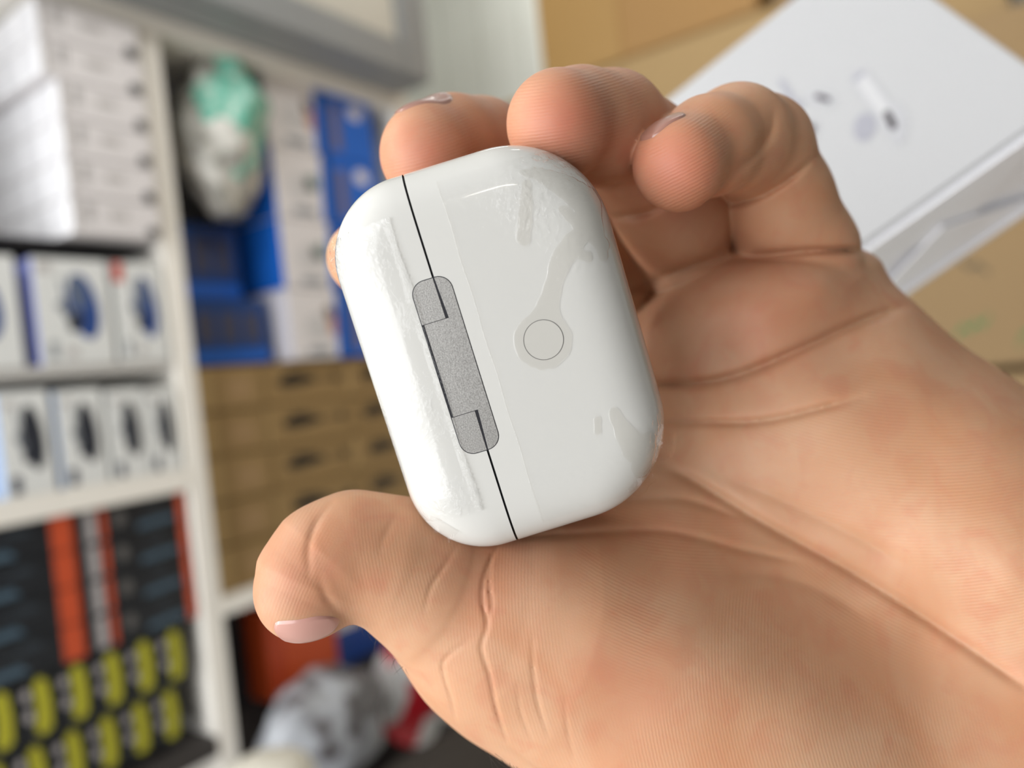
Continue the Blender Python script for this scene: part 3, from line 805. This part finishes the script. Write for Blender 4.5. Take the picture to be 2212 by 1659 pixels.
for i, (x0, x1) in enumerate([(.437, .502), (.511, .575), (.582, .637), (.640, .690)]):
    e = carton('headset_box', x0, x1, -.094, .050-.004*i, FY+.003, .2, WB2, f'white headset box with black print, {names4[i]} of four on the lower row', 'box', 'headset boxes with black print', SKY if i < 2 else None)
    headset(e, BLK, BLK, .02); prt('text_block', e, rect(.12, .30, .03, .20), mat('navy_print', srgb(62, 66, 84), .5)); prt('logo', e, rect(.10, .34, .84, .90), GREYP)
    done(e)
# black and orange boxes
BLKB = mat('black_box', srgb(30, 33, 38), .35, noise=.35, nscale=30); ORNG = mat('orange_print', srgb(198, 80, 44), .45); TEAL = mat('slate_print', srgb(74, 96, 112), .4); PALE = mat('pale_grey_print', srgb(176, 170, 170), .45)
ORD5 = ['top', 'second', 'third', 'fourth', 'lowest']
def game_box(x0, x1, z0, z1, label, yo, right):
    e = carton('game_box', x0, x1, z0, z1, FY+yo, .2, BLKB, label, 'box', 'black and orange boxes')
    if right:
        prt('grey_stripe', e, rect(.0, .12, .06, .94), PALE); prt('grey_stripe', e, rect(-.0, .03, .0, 1.), mat('steel_print', srgb(110, 112, 116), .45), .0008); prt('orange_stripe', e, rect(.16, .21, .06, .94), ORNG); prt('orange_stripe', e, rect(.92, .995, .02, .98), ORNG)
        prt('logo', e, ell(.34, .55, .055, .22, 14), mat('dim_grey', srgb(96, 94, 92), .5)); prt('camouflage_print', e, [(.5, .1), (.9, .2), (.85, .38), (.52, .3)], TEAL)
        prt('camouflage_print', e, [(.55, .62), (.8, .7), (.7, .86)], mat('dark_slate', srgb(50, 58, 66), .4))
    else:
        prt('orange_stripe', e, rect(.80, .965, .02, .98), ORNG); prt('camouflage_print', e, [(.05, .08), (.55, .12), (.5, .34), (.1, .28)], TEAL)
        prt('camouflage_print', e, [(.3, .6), (.7, .66), (.6, .85)], mat('dark_slate', srgb(50, 58, 66), .4)); prt('logo', e, ell(.12, .55, .045, .2, 14), mat('dim_grey', srgb(96, 94, 92), .5))
    done(e)
for r in range(4):
    z1 = -.1285-r*.0515
    game_box(.530, .690, z1-.051, z1, f'black box with orange end and grey barcode strip, {ORD5[r]} in the column beside the upright', .01, True)
    game_box(.345, .522, z1-.051, z1, f'black box with broad orange stripe, {ORD5[r]} in the left column', .008, False)
# black boxes with yellow lettering, two rows
YEL = mat('yellow_print', srgb(176, 172, 44), .45, noise=.2, nscale=140)
for row in range(2):
    for c in range(6):
        x1 = .664-c*.0485-(.012 if row else 0); x0 = x1-.046; z1 = -.3355-row*.0905
        e = carton('blister_box', x0, x1, z1-.089, z1, FY+.012+.01*row, .16, BLKB, f"small black box with yellow lettering, {['upper','lower'][row]} row, {['nearest the upright','second from the upright','third from the upright','fourth from the upright','fifth from the upright','sixth from the upright'][c]}", 'box', 'black boxes with yellow lettering')
        prt('yellow_lettering', e, [(.42, .12), (.62, .06), (.86, .14), (.90, .5), (.84, .86), (.62, .95), (.45, .84), (.50, .5)], YEL)
        prt('round_window', e, ell(.27, .40, .12, .09, 14), PALE); prt('round_window', e, ell(.24, .72, .12, .09, 14), PALE)
        done(e)
# a dark heap below
# ---- right bay: brown cartons
KRAFT = mat('kraft_card', srgb(150, 122, 78), .75, noise=.06, nscale=25); KRAFT_LIT = mat('kraft_card_lit', srgb(176, 148, 100), .75, noise=.05, nscale=25); INK = mat('black_ink', srgb(44, 36, 26), .6)  # second kraft tone is the same card with light painted in
for r in range(5):
    z0 = -.318+r*.0775
    for c, (x0, x1) in enumerate([(.742, .880), (.884, 1.086), (1.090, 1.286)]):
        e = carton('brown_carton', x0, x1, z0, z0+.0755, FY+.03+.004*((r+c) % 2), .26, KRAFT, f"small brown carton, {['bottom','second','third','fourth','top'][r]} layer, {['plain column beside the upright','middle column with black print','far column with black print'][c]}", 'carton', 'brown cartons on the right shelf', KRAFT_LIT)
        if c == 0:
            prt('lit_edge_strip', e, rect(.02, .26, .03, .97), KRAFT_LIT); prt('paper_label', e, rect(.46, .82, .2, .72), mat('kraft_label', srgb(160, 130, 90), .7))  # pale strip paints the lit left edge of the cartons
        else:
            prt('black_print', e, [(.14, .55), (.30, .78), (.50, .70), (.62, .58), (.60, .48), (.40, .40), (.20, .38)], INK); prt('black_print', e, rect(.62, .84, .53, .57), INK); prt('black_print', e, ell(.86, .55, .05, .12, 12), INK)
        done(e)
# ---- right bay: blue and white camera boxes
BLU = mat('camera_box_blue', srgb(28, 104, 204), .4); NAVY = mat('navy_blue', srgb(24, 66, 126), .4); LILAC = mat('violet_white', srgb(222, 220, 228), .4)
PINKP = mat('portrait_print', srgb(206, 158, 140), .5); HAIRP = mat('brown_print', srgb(84, 66, 56), .5); SAGE = mat('sage_print', srgb(150, 170, 166), .5)
for r in range(4):
    z0 = .072+r*.1365; nm_ = ['bottom', 'second', 'third', 'top'][r]
    e = carton('camera_box', .948, 1.078, z0, z0+.1345, FY+.02, .2, WB, f'white camera box with grey print and blue edge, {nm_} of the white column', 'box', 'blue and white camera boxes', BLU if r in (1, 2) else LILAC)
    prt('blue_edge', e, [(.86, 0.), (.995, .0), (.995, .99), (.92, .99), (.88, .5)], BLU); prt('print', e, ell(.5, .45, .24, .2, 18), mat('faint_grey', srgb(206, 204, 204), .5)); prt('text_block', e, rect(.3, .72, .06, .16), GREYX)
    if r in (0, 3): prt('portrait', e, ell(.80, .52, .10, .2, 16), PINKP); prt('portrait', e, ell(.76, .68, .09, .1, 16), HAIRP, .0006)
    else: prt('portrait', e, ell(.70, .55, .14, .12, 16), SAGE)
    done(e)
    e = carton('camera_box', 1.083, 1.225, z0, z0+.1345, FY+.02, .2, BLU, f'blue camera box with white logo, {nm_} of the blue column', 'box', 'blue and white camera boxes')
    prt('logo', e, ell(.66, .78, .14, .12, 18), LILAC); prt('text_column', e, rect(.16, .34, .12, .84), mat('violet_text', srgb(112, 106, 126), .5)); prt('text_column', e, rect(.0, .06, .0, 1.), NAVY)
    done(e)
for r, (z0, z1, x0, x1, yy) in enumerate([(.072, .19, .76, .93, .06), (.195, .335, .752, .91, .10)]):
    e = carton('deep_blue_box', x0, x1, z0, z1, FY+yy, .18, NAVY, ['dark blue box at the bottom, beside the white camera boxes', 'dark blue box with rows of pictures, under the plastic bag'][r], 'box')
    for q in range(3): prt('picture', e, rect(.12+q*.28, .32+q*.28, .35, .8), mat('brownish_print', srgb(70, 72, 92), .5))
    prt('blue_band', e, rect(.02, .98, .03, .22), BLU); done(e)

def blob(nm, c, r, m, amp, f, seed, parent=None, nu=40, nv=26, flat=None):
    """crumpled bag: ellipsoid pushed in and out by folded noise"""
    rn = random.Random(seed); ph = [rn.uniform(0, 6.28) for _ in range(12)]
    V = []; Fc = []
    for j in range(nv+1):
        t = math.pi*j/nv
        for i in range(nu):
            a = 2*math.pi*i/nu
            x, y, z = math.sin(t)*math.cos(a), math.sin(t)*math.sin(a), math.cos(t)
            d = 0
            for k in range(4):
                fx = f*(1.7**k)
                d += abs(math.sin(fx*x+ph[k])*math.cos(fx*y+ph[k+4])+math.sin(fx*z+ph[k+8]))/(1.6**k)
            s = 1+amp*(d-1)
            q = [c[0]+r[0]*x*s, c[1]+r[1]*y*s, c[2]+r[2]*z*s]
            if flat is not None: q[2] = max(q[2], flat)
            V.append(q)
    for j in range(nv):
        for i in range(nu): Fc.append((j*nu+i, j*nu+(i+1) % nu, (j+1)*nu+(i+1) % nu, (j+1)*nu+i))
    return link_mesh(nm, V, Fc, m, parent, True)
def bag_mat(nm, c1, c2, sc, rough=.25, thr=(.45, .55)):
    m = bpy.data.materials.new(nm); m.use_nodes = True; nt = m.node_tree; b = nt.nodes['Principled BSDF']; L = nt.links
    tc = nt.nodes.new('ShaderNodeTexCoord'); n = nt.nodes.new('ShaderNodeTexNoise'); n.inputs['Scale'].default_value = sc; n.inputs['Detail'].default_value = 2; L.new(tc.outputs['Object'], n.inputs['Vector'])
    r = nt.nodes.new('ShaderNodeMapRange'); r.inputs[1].default_value = thr[0]; r.inputs[2].default_value = thr[1]; L.new(n.outputs['Fac'], r.inputs[0])
    x = nt.nodes.new('ShaderNodeMix'); x.data_type = 'RGBA'; x.inputs[6].default_value = (*c1, 1); x.inputs[7].default_value = (*c2, 1); L.new(r.outputs[0], x.inputs[0]); L.new(x.outputs[2], b.inputs['Base Color'])
    b.inputs['Roughness'].default_value = rough; return m
# white plastic bag with green print, slumped over the dark blue boxes
e = empty('plastic_bag', (.858, FY+.05, Z0+.338), 'crumpled white plastic bag with green print, above the dark blue box', 'bag')
blob('bag_body', (-.0, .0, .135), (.068, .06, .13), bag_mat('bag_white', srgb(206, 204, 196), srgb(150, 148, 140), 22), .16, 2.6, 4, e, flat=.0)
blob('green_panel', (.012, -.03, .175), (.055, .045, .09), bag_mat('bag_green', srgb(106, 178, 156), srgb(180, 205, 190), 40, thr=(.5, .62)), .16, 3.0, 8, e)
blob('bag_knot', (.02, -.02, .265), (.022, .022, .03), MATS['white_card'], .15, 3, 5, e, 20, 14)
# small grey box behind the bag
e = carton('grey_pouch', .745, .815, .34, .50, FY+.21, .12, mat('grey_pouch', srgb(150, 144, 138), .6), 'grey packet standing deep in the shelf behind the green bag', 'packet'); done(e)

# ---- lower right bay
e = carton('orange_box', .842, 1.0, -.545, -.385, FY+.05, .16, mat('orange_card', srgb(206, 84, 40), .5), 'bright orange box on the lower shelf, behind the thumb', 'box'); prt('end_flap', e, rect(.0, .22, .0, 1.), mat('deep_orange', srgb(188, 70, 34), .5)); done(e)
e = carton('blue_box', 1.004, 1.17, -.545, -.43, FY+.06, .14, mat('royal_blue', srgb(30, 72, 150), .5), 'flat royal blue box beside the orange box', 'box'); prt('white_band', e, rect(.0, .4, .62, 1.), WB); done(e)
e = carton('black_pouch', .737, .83, -.545, -.352, FY+.10, .16, mat('black_fabric', srgb(20, 20, 24), .8), 'black case standing against the upright on the lower shelf', 'case'); done(e)
e = carton('storage_crate', .737, 1.285, -.77, -.546, FY+.12, .22, mat('dark_crate', srgb(60, 54, 54), .7), 'dark crate at the bottom of the lower shelf, under the orange box', 'crate'); done(e)
RW = bag_mat('red_white_plastic', srgb(206, 206, 206), srgb(176, 30, 42), 9, .3, (.48, .52))
o = blob('snack_bag', (0, 0, 0), (.085, .05, .11), RW, .07, 2., 11); o.location = (1.125, FY-.01, Z0-.625); tag(o, 'shiny red and white plastic packet on the lower shelf, next to the thumb', 'packet')
o = blob('clear_bag', (0, 0, 0), (.125, .07, .088), bag_mat('silver_plastic', srgb(176, 180, 186), srgb(96, 92, 94), 12, .2), .10, 2.6, 21); o.location = (.885, FY-.03, Z0-.59); tag(o, 'crumpled grey clear plastic bag on the lower shelf, under the orange box', 'bag')
o = blob('dark_cloth', (0, 0, 0), (.30, .12, .075), mat('dark_cloth', srgb(56, 50, 44), .9, noise=.2, nscale=30), .08, 2., 31); o.location = (1.04, .93, Z0-.725); tag(o, 'dark brown cloth heap at the bottom, in front of the grey plastic bag', 'cloth')
# pale rounded cap of something at the very bottom edge
V = []; Fc = []; nn_ = 32; profc = [(.0, .0), (.030, -.002), (.046, -.010), (.054, -.026), (.056, -.06), (.056, -.12), (0, -.12)]
for r_, z_ in profc:
    for i in range(nn_): V.append((r_*math.cos(2*math.pi*i/nn_), r_*math.sin(2*math.pi*i/nn_), z_))
for j in range(len(profc)-1):
    for i in range(nn_): Fc.append((j*nn_+i, j*nn_+(i+1) % nn_, (j+1)*nn_+(i+1) % nn_, (j+1)*nn_+i))
o = link_mesh('jar', V, Fc, mat('cream_plastic', srgb(214, 210, 196), .4), None, True); rr = ray(575, 1660); o.location = (rr[0]*.87, rr[1]*.87, Z0+rr[2]*.87+.012); tag(o, 'cream rounded lid of a jar at the bottom edge below the shelf', 'jar')

# ---- grey wall cabinet above the shelf
GREYM = mat('grey_metal', srgb(136, 138, 138), .45, noise=.04, nscale=6)
cb = empty('wall_cabinet', (.6, 1.2, Z0+.645), 'grey metal cabinet with pale inset panel, above the shelf', 'cabinet')
def cpart(nm, x0, x1, y0, y1, z0, z1, m=GREYM, b=.003): return ibox(nm, x0-.6, x1-.6, y0-1.2, y1-1.2, z0-.645, z1-.645, m, cb, b)
cpart('body', -.25, 1.30, 1.075, 1.5, .6455, 1.12)
cpart('front_frame', 1.222, 1.30, 1.05, 1.0745, .6455, 1.12); cpart('front_frame', -.25, -.17, 1.05, 1.0745, .6455, 1.12)
cpart('front_frame', -.17, 1.222, 1.05, 1.0745, .6455, .712); cpart('front_frame', -.17, 1.222, 1.05, 1.0745, 1.05, 1.12)
cpart('inset_panel', -.168, 1.22, 1.063, 1.074, .713, 1.049, mat('pale_beige', srgb(196, 192, 180), .5))

# ---- big cartons against the end wall
KR = mat('carton_tan', srgb(150, 124, 82), .7, noise=.05, nscale=5, bump=.1, bscale=60); KR2 = mat('carton_ochre', srgb(145, 110, 62), .7, noise=.05, nscale=5); KR3 = mat('carton_dull', srgb(142, 116, 78), .7, noise=.08, nscale=4); TAPE = mat('parcel_tape', srgb(152, 120, 72), .3)
def big(nm, y0, y1, z0, z1, m, label, x0=1.6, x1=1.84, bev=.004):
    e = empty(nm, ((x0+x1)/2, (y0+y1)/2, Z0+z0), label, 'carton')
    hx, hy, h = (x1-x0)/2, (y1-y0)/2, z1-z0
    ibox('body', -hx, hx, -hy, hy, 0, h, m, e, bev); return e, hx, hy, h
e, hx, hy, h = big('large_carton', .436, .944, .678, 1.12, KR2, 'ochre cardboard carton stacked on top of the pile, above the fingers')
plate('flap', [(hy-.205, .0), (hy, .0), (hy, h), (hy-.205, h)], -hx, .004, TAPE, e, 'x')
e, hx, hy, h = big('large_carton', .02, 1.10, -.072, .675, KR, 'large tan carton under the ochre carton, behind the retail box')
plate('tape_strip', [(-hy+.02, h-.36), (hy-.02, h-.36), (hy-.02, h-.30), (-hy+.02, h-.30)], -hx, .001, mat('tape_tan', srgb(154, 128, 86), .35), e, 'x')
e, hx, hy, h = big('large_carton', -.62, .42, .678, 1.12, mat('carton_dark', srgb(120, 96, 66), .75), 'dark carton at the top right behind the retail box', 1.66)
e, hx, hy, h = big('large_carton', -.95, .245, -.072, .50, KR3, 'dull brown carton with green scribble, at the right edge', 1.5, 1.598)
GRN = mat('green_ink', srgb(58, 118, 60), .6); DKI = mat('dark_ink', srgb(70, 62, 40), .6)
def scr(px, py, pts, m, nm):
    """marker stroke on the dull carton"""
    c = ray(px, py); c = c*(1.4995/c[0]); V = []; Fc = []
    for k, (a, b) in enumerate(pts):
        for dz in (-.004, .004): V.append((-hx-.0006, c[1]-(-.95+.245)/2-a, c[2]+.072+b+dz))
    for k in range(len(pts)-1): Fc.append((2*k, 2*k+2, 2*k+3, 2*k+1))
    link_mesh(nm, V, Fc, m, e)
scr(2100, 708, [(-.025, -.012), (-.012, .004), (-.004, -.004), (.008, .01), (.014, .0), (.026, .018)], GRN, 'green_scribble')
scr(2208, 735, [(-.006, -.012), (.0, .006), (.01, .012), (.02, .02)], GRN, 'green_scribble')
scr(2110, 575, [(-.022, .012), (-.010, -.002), (.0, .004), (.016, -.014)], DKI, 'dark_scribble')
e, hx, hy, h = big('large_carton', -.95, .30, -.60, -.084, KR3, 'brown carton at the bottom of the pile, beyond the wrist', 1.5)

# ------------------------------------------------------------------ white retail box of the earphones
q = [(1440, 212), (1906, -161), (2264, 253), (1709, 642)]
RR = np.array([[(x-CX)/F, (y-CY)/F, 1] for x, y in q]).T
dd = np.array([1., .93024724, .81488055, .88463331])*.335
Lc, Tc, Rc, Bc = (RR*dd).T
ctr = (Lc+Tc+Rc+Bc)/4; ex = ((Rc-Bc)+(Tc-Lc))/2; ey = ((Tc-Rc)+(Lc-Bc))/2
SX = np.linalg.norm(ex); SYy = np.linalg.norm(ey); ex /= SX; ey = ey-ex*(ex@ey); ey /= np.linalg.norm(ey)
# the face leans back a little more than its outline alone tells: turn it about its lower edge, then fit the outline again
_n0 = np.cross(ex, ey); _lean = math.radians(8)
if _n0[2] < 0: _n0 = -_n0
ey2 = ey*math.cos(_lean)+_n0*math.sin(_lean); ex2 = (Rc-Bc)/np.linalg.norm(Rc-Bc); n2 = np.cross(ex2, ey2); n2 /= np.linalg.norm(n2)
pt2 = [RR[:, k]*((Bc@n2)/(RR[:, k]@n2)) for k in range(4)]
ctr = sum(pt2)/4; ex = (pt2[2]-pt2[3])+(pt2[1]-pt2[0]); SX = np.linalg.norm(ex)/2; ex /= np.linalg.norm(ex)
ey = (pt2[1]-pt2[2])+(pt2[0]-pt2[3]); ey = ey-ex*(ex@ey); SYy = np.linalg.norm(ey)/2; ey /= np.linalg.norm(ey)
nz = np.cross(ex, ey)
if nz[2] > 0: nz = -nz
Rb = MW@np.c_[ex, ey, np.cross(ex, ey)]
rb = empty('earphone_box', W(ctr), 'white retail box with a grey picture of two earphones, behind the little finger', 'box')
mb = Matrix.Identity(4)
for i in range(3):
    for j in range(3): mb[i][j] = Rb[i, j]
    mb[i][3] = W(ctr)[i]
rb.matrix_world = mb
sgn = 1 if np.cross(ex, ey)[2] < 0 else -1     # front face looks along local +z*sgn
CARD = mat('glossy_white_card', srgb(172, 172, 173), .22, coat=.3)
TH = .058
hx, hy = SX/2, SYy/2
def rpart(nm, x0, x1, y0, y1, z0, z1, m, bev=.0012): return ibox(nm, x0, x1, y0, y1, min(z0*sgn, z1*sgn), max(z0*sgn, z1*sgn), m, rb, bev)
rpart('box_body', -hx, hx, -hy, hy, 0, -TH, CARD, .0014)
def rpoly(nm, pts, lift, m):
    n = len(pts); V = [(a, b, sgn*lift) for a, b in pts]; f = tuple(range(n))
    return link_mesh(nm, V, [f if sgn > 0 else f[::-1]], m, rb)
# printed earphones: pale stems and heads with dark grilles
P1 = mat('print_pale', srgb(170, 170, 173), .3, coat=.3); P2 = mat('print_shade', srgb(150, 150, 158), .3, coat=.3); P3 = mat('print_light', srgb(185, 185, 186), .3, coat=.3); PD = mat('print_grille', srgb(70, 66, 70), .4)
def uv(px, py):                              # photo point -> box-face coordinates
    r = np.array([(px-CX)/F, (py-CY)/F, 1]); n = np.cross(ex, ey); t = (ctr@n)/(r@n); p = r*t-ctr
    return p@ex, p@ey
def P2D(lst): return [uv(*p) for p in lst]
def cap(p, q, r, n=10):
    p = np.array(p); q = np.array(q); a = math.atan2(q[1]-p[1], q[0]-p[0])
    return [tuple(q+r*np.array([math.cos(t), math.sin(t)])) for t in np.linspace(a-math.pi/2, a+math.pi/2, n)]+[tuple(p+r*np.array([math.cos(t), math.sin(t)])) for t in np.linspace(a+math.pi/2, a+1.5*math.pi, n)]
def pe(px, py, rx, ry, rot): return ell(px, py, rx, ry, 24, rot)
rpoly('earphone_print', P2D(pe(1868, 275, 24, 32, .3)), .0002, P2)
rpoly('earphone_print', P2D(pe(1928, 258, 32, 40, -.5)), .00024, P1)
rpoly('earphone_print', P2D(cap((1862, 172), (1922, 258), 22)), .00028, P1)
rpoly('earphone_print', P2D(cap((1866, 178), (1920, 254), 14)), .00032, P3)
rpoly('stem_tip_print', P2D(cap((1846, 172), (1862, 160), 6)), .00036, P2)
rpoly('grille_print', P2D(cap((1917, 248), (1929, 272), 9)), .0004, PD)
rpoly('earphone_print', P2D([(1680, 170), (1694, 172), (1724, 222), (1740, 214), (1732, 236), (1718, 250), (1708, 232)]), .0002, P2)
rpoly('earphone_print', P2D(pe(1775, 214, 32, 18, .15)), .00024, P1)
rpoly('grille_print', P2D(cap((1766, 209), (1788, 216), 6)), .0004, PD)
rpoly('earphone_print', P2D(pe(1748, 285, 18, 28, .5)), .00024, P1)
rpoly('grille_print', P2D(cap((1745, 293), (1756, 276), 7)), .0004, PD)
rpoly('stem_tip_print', P2D(cap((1935, 306), (1952, 296), 8)), .0003, P1)
# folded clear wrap on the end of the box: two overlapping triangular folds
WRAP = mat('white_wrap', srgb(246, 247, 252), .2, coat=.4)
def side_tri(pts, lift, m, nm):
    V = [(a, -hy-lift, -sgn*TH*b) for a, b in pts]+[(a, -hy-lift+.0008, -sgn*TH*b) for a, b in pts]; n = len(pts)
    f = [tuple(range(n)), tuple(range(2*n-1, n-1, -1))]+[(i, (i+1) % n, n+(i+1) % n, n+i) for i in range(n)]
    return link_mesh(nm, V, f, m, rb)

side_tri([(-hx+.002, .03), (hx-.002, .03), (hx-.002, .97), (-hx+.002, .97)], .0004, WRAP, 'wrap_end')
side_tri([(-hx+.002, .03), (hx-.003, .03), (0.01, .62)], .0016, WRAP, 'wrap_fold')
side_tri([(-hx+.002, .97), (hx-.003, .97), (0.0, .36)], .0030, WRAP, 'wrap_fold')
side_tri([(-hx+.002, .90), (hx-.003, .90), (hx-.003, .97), (-hx+.002, .97)], .0044, WRAP, 'wrap_seam')
